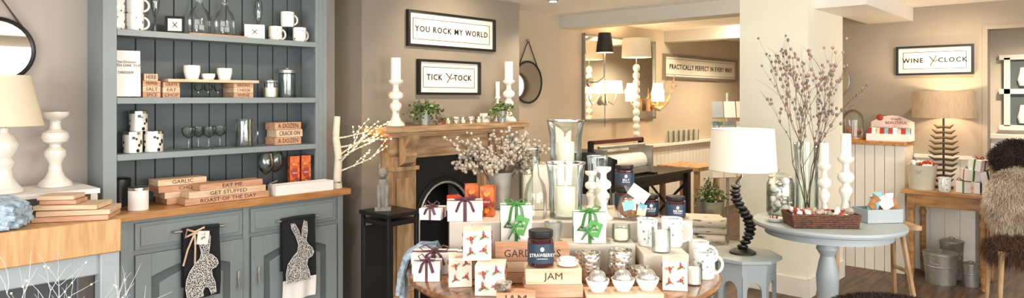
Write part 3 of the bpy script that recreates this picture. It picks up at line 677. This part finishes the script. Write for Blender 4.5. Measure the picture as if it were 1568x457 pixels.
# ================= PEBBLE LAMP ON STOOL
sx,sy=T(1137,4.5);ZS=.475
b=B()
b.lathe([(.225,.445),(.245,.452),(.245,.472),(.24,.4745)],bluel,seg=8,r=(0,0,22.5))
b.lathe([(.205,.36),(.21,.445)],bluel,seg=8,r=(0,0,22.5))
for i in range(8):
    a0=math.pi/8+i*math.pi/4;a1=a0+math.pi/4;p=Vector((.2*math.cos(a0),.2*math.sin(a0),0));q=Vector((.2*math.cos(a1),.2*math.sin(a1),0))
    w=(q-p).length;ang=math.atan2((q-p).y,(q-p).x);M=Matrix.Translation((p+q)/2)@Matrix.Rotation(ang,4,'Z')
    g=w/2-.028
    pts=[(-w/2,0),(-g,0),(-g,.26)]+[(-g*math.cos(math.pi*k/8),.26+.07*math.sin(math.pi*k/8)) for k in range(1,8)]+[(g,.26),(g,0),(w/2,0),(w/2,.37),(-w/2,.37)]
    b.prism(pts,-.008,.008,bluel,M)
b.build('octagonal_stool',(sx,sy,0))
b=B();b.lathe([(.085,0),(.085,.012),(.05,.03),(.02,.035)],dark,seg=24)
peb=MAT('black_pebble','#26262a',.35,var=.4,scale=20)
for i in range(15):
    f=i/14;ox=.05*math.sin(f*5.2);b.ball((ox,0,.045+f*.40),.045-.012*abs(f-.45),peb,14,(1,.9,.42),(0,R(-14,14),R(0,90)))
b.tube([(0,0,.03),(.045,0,.16),(0,0,.28),(-.04,0,.38),(-.04,0,.47),(0,0,.52)],.008,dark,8)
b.cyl((0,0,.5),.01,.12,galv,8)
h0=.55;b.cap=0;b.lathe([(.215,h0),(.198,h0+.27)],shadew,seg=40);b.lathe([(.212,h0+.001),(.195,h0+.269)],shadew,seg=40);b.cap=1;b.ball((0,0,h0+.1),.03,glow,10)
for rr_,hh_ in((.2155,h0),(.1985,h0+.268)):b.tube([(rr_*math.cos(a),rr_*math.sin(a),hh_) for a in [2*math.pi*i/40 for i in range(41)]],.003,trimm,5)
o=b.build('pebble_table_lamp',(sx,sy,ZS),CAMR)
plight('pebble_lamp_bulb',(0,0,.70),5,(1,.83,.6),.04,o)

# ================= RIGHT ROUND TABLE
RX,RY=T(1267,4.15)
b=B();b.lathe([(.001,.715),(.40,.715),(.425,.722),(.43,.735),(.425,.748),(.001,.75)],bluel,seg=64)
b.lathe([(.36,.67),(.36,.716)],bluel,seg=40)
b.lathe([(.16,.04),(.14,.09),(.07,.13),(.05,.2),(.06,.3),(.065,.42),(.05,.5),(.04,.54),(.065,.58),(.055,.62),(.14,.66),(.15,.68)],bluel,seg=24)
for i in range(3):
    a=i*2.094+.3;c,s_=math.cos(a),math.sin(a);b.tube([(c*.06,s_*.06,.13),(c*.2,s_*.2,.10),(c*.3,s_*.3,.03)],[.045,.035,.028],bluel,10)
b.build('round_pedestal_table',(RX,RY,0))
random.seed(14)
b=B()
W,D_=.18,.085
for k in range(7):
    zk=.006+k*.011;f=1+.012*k
    b.tube([(W*f,D_*f,zk),(-W*f,D_*f,zk),(-W*f,-D_*f,zk),(W*f,-D_*f,zk),(W*f,D_*f,zk)],.0065,wicker,6)
b.bb(-W,W,-D_,D_,0,.006,wicker)
for s in range(15):
    x=-W+2*W*s/14
    for y in(-D_*1.05,D_*1.05):b.tube([(x,y,0),(x,y*1.03,.08)],.004,wicker,5)
for i in range(80):b.ball((R(-W,W)*.88,R(-D_,D_)*.85,R(.05,.09)),R(.014,.021),[white,silv,biscuit,redm,pearl,white][i%6],8)
b.build('wicker_basket',(*T(1256,4.00),.751),CAMR-3)
b=B();b.bb(-.11,.11,-.07,.07,0,.006,bluel)
for s in(-1,1):b.box((0,s*.072,.04),(.23,.006,.08),bluel);b.box((s*.112,0,.04),(.006,.14,.08),bluel)
for i in range(12):b.box((R(-.08,.08),R(-.04,.05),.09+R(0,.05)),(.06,.012,.08),[teal,pastel,white,biscuit][i%4],(R(-20,20),R(-40,40),R(-20,20)))
b.build('gift_display_tray',(*T(1343,4.15),.751),CAMR+8)
b=B();b.shell([(.075,0),(.085,.02),(.085,.2),(.07,.235)],glass,th=.003,seg=28);b.lathe([(.07,.235),(.075,.25),(.02,.27),(.012,.29)],glass,seg=24)
for i in range(32):b.ball((R(-.05,.05),R(-.05,.05),.03+i*.0062),.024,[silv,pearl,BM,white][i%4],12)
b.build('jar_of_baubles',(*T(1195,4.36),.751))
random.seed(36)
b=B();b.cap=0;b.lathe([(.001,.003),(.07,0),(.075,.02),(.068,.3),(.08,.46)],glass,seg=32);b.lathe([(.001,.012),(.066,.012),(.064,.3),(.076,.46)],glass,seg=32);b.cap=1
tips=[]
rc,rs=math.cos(math.radians(CAMR)),math.sin(math.radians(CAMR))
for i in range(7):
    dx=-.5+.15*i+R(-.04,.04);dy=R(-.12,.12)
    branch(b,Vector((R(-.02,.02),R(-.02,.02),.03)),(dx*rc-dy*rs,dx*rs+dy*rc,1.5),R(.48,.63),.004,2,twigm,tips,.36,.08)
bud=MAT('bud_brown','#84706a',.6,var=.3)
for t in tips:
    if t.z>.42 and random.random()<.45:b.ball(t,R(.006,.011),bud,6,(1,1,1.3))
b.build('vase_with_branches',(*T(1235,4.38),.751))
candlestick(*T(1262,4.21),.751,.34,.05,ch=.13,cr=.026);candlestick(*T(1295,4.27),.751,.38,.062,ch=.145,cr=.031)
b=B();b.lathe([(.035,0),(.055,.02),(.053,.022),(.001,.008)],china,seg=24);
for i in range(6):b.ball((R(-.03,.03),R(-.03,.03),.022),.012,[redm,silv][i%2],8)
b.build('trinket_dish',(*T(1187,4.14),.751))

# ================= RIGHT WALL: console etc.
cons=MAT('console_pine','#bb8c55',.4,col2='#936538',scale=4,st=(8,1.5,8),bump=.1,coat=.3)
b=B();b.bb(6.29,6.82,.757,1.375,.72,.75,cons);b.bb(6.33,6.80,.80,1.34,.62,.72,cons)
for x in(6.35,6.77):
    for y in(.82,1.31):
        b.box((x,y,.66),(.055,.055,.12),cons);b.lathe([(.012,0),(.018,.03),(.016,.06),(.022,.09),(.024,.3),(.022,.48),(.028,.52),(.016,.56),(.027,.6)],cons,(x,y,0),14)
b.build('console_table',bev=.002)
b=B();b.lathe([(.07,0),(.07,.015),(.02,.03)],dark,seg=20);b.tube([(0,0,.02),(0,0,.62)],.008,dark,8)
bone=MAT('antique_bronze','#6a5f4a',.4,metal=.5,var=.3)
for i in range(11):
    z=.06+i*.045;w=.05+.06*math.sin(math.pi*(i+1.5)/13)
    for s in(-1,1):b.tube([(0,0,z),(s*w*.6,0,z-.006),(s*w,0,z+.02)],[.012,.016,.004],bone,8,.8)
h0=.585;b.cap=0;b.lathe([(.23,h0),(.225,h0+.22)],shadeb,seg=40);b.lathe([(.227,h0+.001),(.222,h0+.219)],shadeb,seg=40);b.cap=1;b.ball((0,0,h0+.08),.03,glow,10)
b.tube([(-.22,0,h0+.2),(.22,0,h0+.2)],.002,galv,5)
o=b.build('table_lamp',(6.61,1.13,.751),-90)
plight('console_lamp_bulb',(0,0,.72),11,(1,.74,.45),.04,o)
b=B();b.shell([(.09,0),(.108,.19),(.113,.2)],MAT('cream_enamel','#cfc8b4',.4,var=.1),th=.004,seg=28)
for i in range(40):b.ball((R(-.065,.065),R(-.065,.065),.19+R(0,.03)),.02,[white,redm,silv,white][i%4],7)
for s in(-1,1):b.tube([(s*.11,-.02,.16),(s*.13,0,.14),(s*.11,.02,.16)],.004,galv,6)
b.build('metal_bucket',(6.42,1.25,.751))
mug(6.36,1.08,.751,.115,.045,bluemug,-180)
b=B()
for i,(dx,dz,r_) in enumerate(((-.06,0,8),(.075,0,-14),(-.01,.095,30),(.10,.09,12),(.04,.18,-25))):
    Mx=Matrix.Translation((dx,0,dz+.045))@Euler((0,math.radians([0,0,4,-10,8][i]),math.radians(r_))).to_matrix().to_4x4()
    k=B();k.box((0,0,0),(.10,.10,.088),white);k.box((0,0,0),(.014,.103,.0905),[green,dark][i%2]);k.box((0,0,0),(.103,.014,.0905),[redm,dark][i%2])
    for s in(-1,1):k.tube([(0,0,.045),(s*.03,-.01,.07),(s*.045,-.015,.055),(0,0,.047)],.008,[leaf,redm,green][i%3],6,.4)
    for q,mm in enumerate(k.ms):
        fsq=[f for f,mi in zip(k.f,k.mi) if mi==q];b.add(k.v,fsq,mm,Mx)
b.build('stacked_gift_boxes',(6.40,.90,.7515),-90)
def pail(x,y,r,h):
    b=B();b.lathe([(r*.85,0),(r,h*.85),(r*1.03,h*.86),(r*1.03,h*.92),(r*.5,h*.96),(.02,h*.97),(.02,h)],galv,seg=28)
    b.lathe([(r*.96,h*.5),(r*.985,h*.52),(r*.965,h*.54)],galv,seg=28);b.tube([(-r,0,h*.8),(-r*.6,-r*.9,h*.62),(r*.6,-r*.9,h*.62),(r,0,h*.8)],.003,galv,5);b.build('lidded_pail',(x,y,0),-70)
pail(6.44,1.12,.125,.27);pail(6.66,1.08,.085,.34);pail(6.47,.92,.06,.2)
b=B();b.lathe([(.11,0),(.11,.02)],oak,seg=28);b.cap=0;pr=[(.09,.021)]+[(.09*math.cos(a),.17+.1*math.sin(a)) for a in [math.pi/2*i/8 for i in range(8)]]+[(.003,.27)]
b.lathe(pr,glass,seg=32);b.cap=1;b.ball((0,0,.285),.016,glass,12)
for i in range(8):b.ball((R(-.045,.045),R(-.045,.045),.04+R(0,.05)),.025,biscuit,8)
b.build('glass_cloche',(6.68,1.85,1.126))
b=B();b.box((0,0,.03),(.34,.2,.06),white);pts=[(-.17,.06),(.17,.06),(.17,.16)]+[(.17-.34*i/8,.16+.06*math.sin(math.pi*i/8)) for i in range(1,8)]+[(-.17,.16)]
b.prism(pts,.085,.095,MAT('card_pink','#e9d5c8',.6));b.text('treats\nBEAUTIFUL',.035,redm,(.03,.083,.17));b.ball((-.1,.085,.2),.03,redm,10,(1,.1,1))
for i in range(10):
    for j in range(3):b.box((-.15+i*.033,-.06+j*.05,.085),(.03,.01,.055),[redm,white,pastel,redm,teal][(i+j)%5],(-12,0,R(-5,5)))
b.build('sweet_packet_display',(6.665,1.54,1.126),-88)
b=B();b.lathe([(.16,0),(.16,.006)],mirr,(0,0,0),40,(90,0,0));b.tube([(.172*math.cos(a),-.006,.172*math.sin(a)) for a in [2*math.pi*i/40 for i in range(41)]],.012,silf,8);b.build('round_wall_mirror',(6.825,2.09,1.66),-90)
b=B()
for x in(-.17,.17):
    for y in(-.18,.16):b.tube([(x,y,.42),(x*1.1,y*1.12,0)],[.02,.013],pine,8)
for x in(-.15,.15):b.tube([(x,.17,.42),(x,.2,1.0)],[.018,.014],pine,8)
for z in(.62,.8,.96):b.tube([(-.15,.19,z),(0,.2,z),(.15,.19,z)],.012,pine,8)
b.box((0,0,.43),(.38,.38,.03),pine)
b.ball((0,-.02,.455),.21,furbr,20,(1.0,1.0,.2));fur(b,ell_pts((0,-.02,.44),(.215,.215,.055),6000,-.8),.075,furbr,.0022,1.5)
b.ball((0,.13,.74),.19,furb,20,(1.0,.3,1.3));fur(b,ell_pts((0,.13,.74),(.195,.06,.25),14000),.045,furb,.0028,.8)
b.ball((0,.19,1.06),.14,furd,16,(1.1,.4,.9));fur(b,ell_pts((0,.19,1.06),(.155,.055,.125),5000),.045,furd,.0022,.8)
b.build('sheepskin_chair',(5.94,.53,0),-72)
b=B()
for i in range(4):
    a=i*math.pi/2+.6;b.tube([(.13*math.cos(a),.10*math.sin(a),.40),(.17*math.cos(a),.13*math.sin(a),0)],[.018,.012],tablew,8)
b.ball((0,0,.42),.25,furd,24,(1,.6,.18));fur(b,ell_pts((0,0,.42),(.26,.16,.048),9000,-.5),.04,furd,.0018,.8)
b.build('fur_topped_stool',(*T(1352,3.48),0),CAMR)
b=B()
b.bb(-.30,.30,-.16,.16,.60,.63,pine)
for s in(-1,1):
    for q in(-1,1):b.tube([(s*.22,q*.05,.60),(s*.28,q*.14,0)],[.02,.02],pine,6)
    b.tube([(s*.25,-.09,.3),(s*.25,.09,.3)],.014,pine,6)
b.build('trestle_bench',(*T(1325,4.78),0),CAMR)

# ================= BACK AREA
b=B();b.bb(4.9,6.62,3.40,3.98,.72,.75,dark);b.bb(4.96,6.56,3.44,3.94,.64,.72,dark)
for x in(4.95,6.57):
    for y in(3.44,3.94):b.bb(x-.03,x+.03,y-.03,y+.03,0,.72,dark)
    b.tube([(x,3.44,.1),(x,3.94,.62)],.015,dark,6);b.tube([(x,3.94,.1),(x,3.44,.62)],.015,dark,6)
b.bb(4.95,6.57,3.68,3.70,.12,.16,dark);b.build('black_trestle_table')
b=B();b.bb(6.66,7.2,3.35,3.85,.72,.76,pine)
for x in(6.7,7.16):
    for y in(3.39,3.8):b.bb(x-.025,x+.025,y-.025,y+.025,0,.72,pine)
b.build('side_table')
b=B()
for x in(-.4,.4):
    b.box((x,0,.14),(.035,.26,.28),galv);b.cyl((x-.02 if x<0 else x+.02,0,.2),.06,.02,dark,20,rot=(0,90,0));b.box((x,0,.01),(.06,.34,.02),dark)
b.cyl((-.39,0,.13),.085,.78,white,28,rot=(0,90,0));b.cyl((-.39,-.04,.29),.018,.78,galv,14,rot=(0,90,0));b.box((0,-.1,.05),(.8,.02,.05),galv)
b.box((0,.02,.34),(.86,.05,.035),MAT('press_red','#5a2b26',.4));b.box((-.43,.02,.30),(.03,.05,.1),dark);b.box((.43,.02,.30),(.03,.05,.1),dark)
b.build('paper_roll_dispenser',(5.52,3.60,.751))
b=B()
for x in(-.2,.2):
    for y in(-.2,.2):b.tube([(x*.9,y*.9,.45),(x,y,0)],.016,dark,8)
b.lathe([(.22,.44),(.23,.47),(.2,.49)],dark,seg=28)
b.tube([(-.21,.15,.48),(-.23,.2,.75),(-.23,.2,.9)],.015,dark,8);b.tube([(.21,.15,.48),(.23,.2,.75),(.23,.2,.9)],.015,dark,8)
vs=[];fs=[]
for j in range(5):
    for i in range(13):
        a=math.pi*i/12;vs.append((-.25*math.cos(a),.13+.12*math.sin(a),.80+.27*j/4-.06*(j/4)*abs(math.cos(a))**3))
for j in range(4):
    for i in range(12):
        k=j*13+i;fs.append((k,k+1,k+14,k+13))
b.add(vs,fs,dark);b.add([(x*.93,y-.015,z) for x,y,z in vs],fs,dark)
b.build('upholstered_chair',(*T(920,5.15),0),-20)
b=B();b.box((0,.008,0),(1.38,.012,.86),mirr);
for s in(-1,1):b.box((s*.697,0,0),(.018,.03,.90),silf);b.box((0,0,s*.44),(1.41,.03,.018),silf)
b.build('rectangular_wall_mirror',(6.34,4.10,1.71))
b=B();b.cyl((0,.05,0),.05,.03,galv,20,rot=(90,0,0));b.tube([(0,.03,0),(0,-.06,0),(.06,-.1,.05),(.07,-.1,.3)],.009,galv,8)
b.cap=0;b.lathe([(.09,.30),(.065,.50)],dark,(.07,-.1,0),28);b.lathe([(.087,.301),(.062,.499)],glow,(.07,-.1,0),28);b.cap=1;b.tube([(.07,-.1,.30),(.072,-.1,-.45)],.003,dark,5)
b.build('wall_lamp',(5.70,4.03,1.66))
def beads(n,h,r):
    o=[(.07,0),(.07,.012),(.03,.02)]
    for i in range(n):
        z=.02+h*i/n;o+=[(r*.55,z+.001),(r,z+h/n*.3),(r,z+h/n*.7),(r*.55,z+h/n-.001)]
    return o
shadelamp('table_lamp',6.16,3.80,.751,beads(14,1.08,.036),1.17,.155,.145,.20,cer,shadec,8)
b=B()
b.cyl((0,.04,-.08),.05,.02,galv,18,rot=(90,0,0))
for s in(-1,1):
    b.tube([(0,.0,-.08),(s*.06,-.03,-.12),(s*.1,-.04,-.06),(s*.1,-.04,0)],.007,silv,8);b.cap=0;b.lathe([(.075,0),(.06,.13)],glow,(s*.1,-.04,0),24);b.cap=1
o=b.build('twin_wall_sconce',(5.98,4.04,1.55));plight('sconce_bulb',(0,-.12,.08),9,(1,.73,.4),.05,o)
b=B();horn=MAT('antler','#8a6a4c',.5,col2='#c8b090',scale=9,st=(1,1,3))
b.box((0,.03,0),(.09,.03,.14),pine);b.tube([(0,.01,0),(.08,-.05,-.05),(.22,-.06,.02),(.36,-.05,.16),(.48,-.03,.36)],[.028,.026,.024,.018,.004],horn,10)
b.tube([(.12,-.06,-.03),(.10,-.08,.08),(.07,-.08,.14)],[.016,.012,.003],horn,8);b.tube([(.28,-.06,.08),(.30,-.08,.2)],[.014,.003],horn,8);b.tube([(.38,-.05,.19),(.48,-.05,.22),(.52,-.04,.28)],[.012,.009,.002],horn,8)
b.cap=0;b.lathe([(.07,.04),(.072,.13),(.05,.25)],glow,(-.04,-.1,0),24);b.cap=1;b.tube([(0,-.02,0),(-.04,-.1,0),(-.04,-.1,.05)],.01,horn,8)
o=b.build('antler_wall_lamp',(6.86,4.03,1.42));plight('antler_bulb',(0,-.16,.15),9,(1,.73,.4),.05,o)
b=B()
for i in range(6):b.shell([(.03,0),(.035,.14)],glass,(i*.13,0,0),16,th=.003)
b.build('highball_glasses',(7.4,4.083,.961))
b=B();b.tube([(0,0,0),(0,0,1.55)],.015,galv,8);b.lathe([(.2,0),(.2,.02),(.02,.03)],galv,seg=20)
for r_ in range(4):
    for c in range(3):b.box((-.13+c*.13,-.05,.78+r_*.2),(.115,.006,.17),[white,paper,pastel,bluel][(r_+c)%4],(-8,0,0));
    b.tube([(-.2,-.07,.70+r_*.2),(.2,-.07,.70+r_*.2)],.004,galv,5)
b.build('greeting_card_rack',(*T(1114,6.9),0),-40)
# birch logs, stacked lengthways
random.seed(6)
b=B();cut=MAT('log_end','#a8916f',.7,vor=8,col2='#7d6546')
for r_ in range(7):
    n_=3 if r_%2 else 4
    for c in range(n_):
        y=-.11+c*.075+(.037 if r_%2 else 0);z=.04+r_*.068;x0=-.15+R(-.03,.03);b.cyl((x0,y,z),.037,.30,birch,14,rot=(0,90,0));b.cyl((x0-.002,y,z),.033,.304,cut,14,rot=(0,90,0))
b.build('log_pile',(*T(1080,5.85),0),-62)
plant('potted_plant',*T(1088,6.3),0,.12,.25,.55,60,.25,.1,(leaf,leafl))
def down(x,y,e=25,col=(1,.83,.62),blend=.8,ang=120,tgt=None):
    b=B();b.lathe([(.045,-.006),(.045,0)],silv,seg=20);b.lathe([(.03,-.008),(.03,-.0061)],downl,seg=16);b.build('ceiling_downlight',(x,y,2.298))
    l=bpy.data.lights.new('downlight_lamp','SPOT');l.energy=e;l.color=col;l.spot_size=math.radians(ang);l.spot_blend=blend;l.shadow_soft_size=.05
    q=bpy.data.objects.new('downlight_lamp',l);S.collection.objects.link(q);q.location=(x,y,2.27)
    d=Vector(tgt)-Vector(q.location) if tgt else Vector((0,0,-1));q.rotation_euler=d.to_track_quat('-Z','Y').to_euler()
down(4.39,3.5,38);down(3.4,3.0,60,col=(1,.79,.55),tgt=(3.5,3.8,1.75),ang=90);down(1.8,3.0,34,tgt=(1.9,4,1.2));down(2.4,1.9,66);down(4.3,1.3,50)  # last three fittings are extra, added to brighten dresser and tables
down(6.0,3.0,90);down(8.2,3.3,130,ang=150);down(6.1,.9,50,tgt=(6.8,1.1,1.2));down(7.7,.6,110,ang=150);down(7.2,3.0,60,tgt=(7.6,4.1,1.5),ang=110)  # added fittings that brighten the back area, right wall and passage
def area(name,loc,tgt,sx_,sy_,e,col):
    l=bpy.data.lights.new(name,'AREA');l.shape='RECTANGLE';l.size=sx_;l.size_y=sy_;l.energy=e;l.color=col
    q=bpy.data.objects.new(name,l);S.collection.objects.link(q);q.location=loc;q.rotation_euler=(Vector(tgt)-Vector(loc)).to_track_quat('-Z','Y').to_euler()
area('window_fill_left',(-2.45,.5,1.35),(5,.5,1.1),4.2,1.6,155,(.98,.98,1))  # added area fill just inside the unseen left window opening
area('window_fill_front',(1.6,-2.45,1.35),(1.6,5,1.1),6,1.6,235,(1,.97,.92))  # second added fill, inside the unseen opening behind the camera
w=bpy.data.worlds.new('sky');S.world=w;w.use_nodes=True;bg=w.node_tree.nodes['Background'];bg.inputs[0].default_value=(.9,.94,1,1);bg.inputs[1].default_value=1.2
cd=bpy.data.cameras.new('camera');cam=bpy.data.objects.new('camera',cd);S.collection.objects.link(cam);S.camera=cam
cam.location=(0,0,H);cam.rotation_euler=(math.pi/2,0,math.radians(-48));cd.lens=24;cd.sensor_width=36;cd.shift_y=-.05;cd.clip_start=.05
S.view_settings.view_transform='Standard';S.view_settings.look='None';S.view_settings.exposure=.05
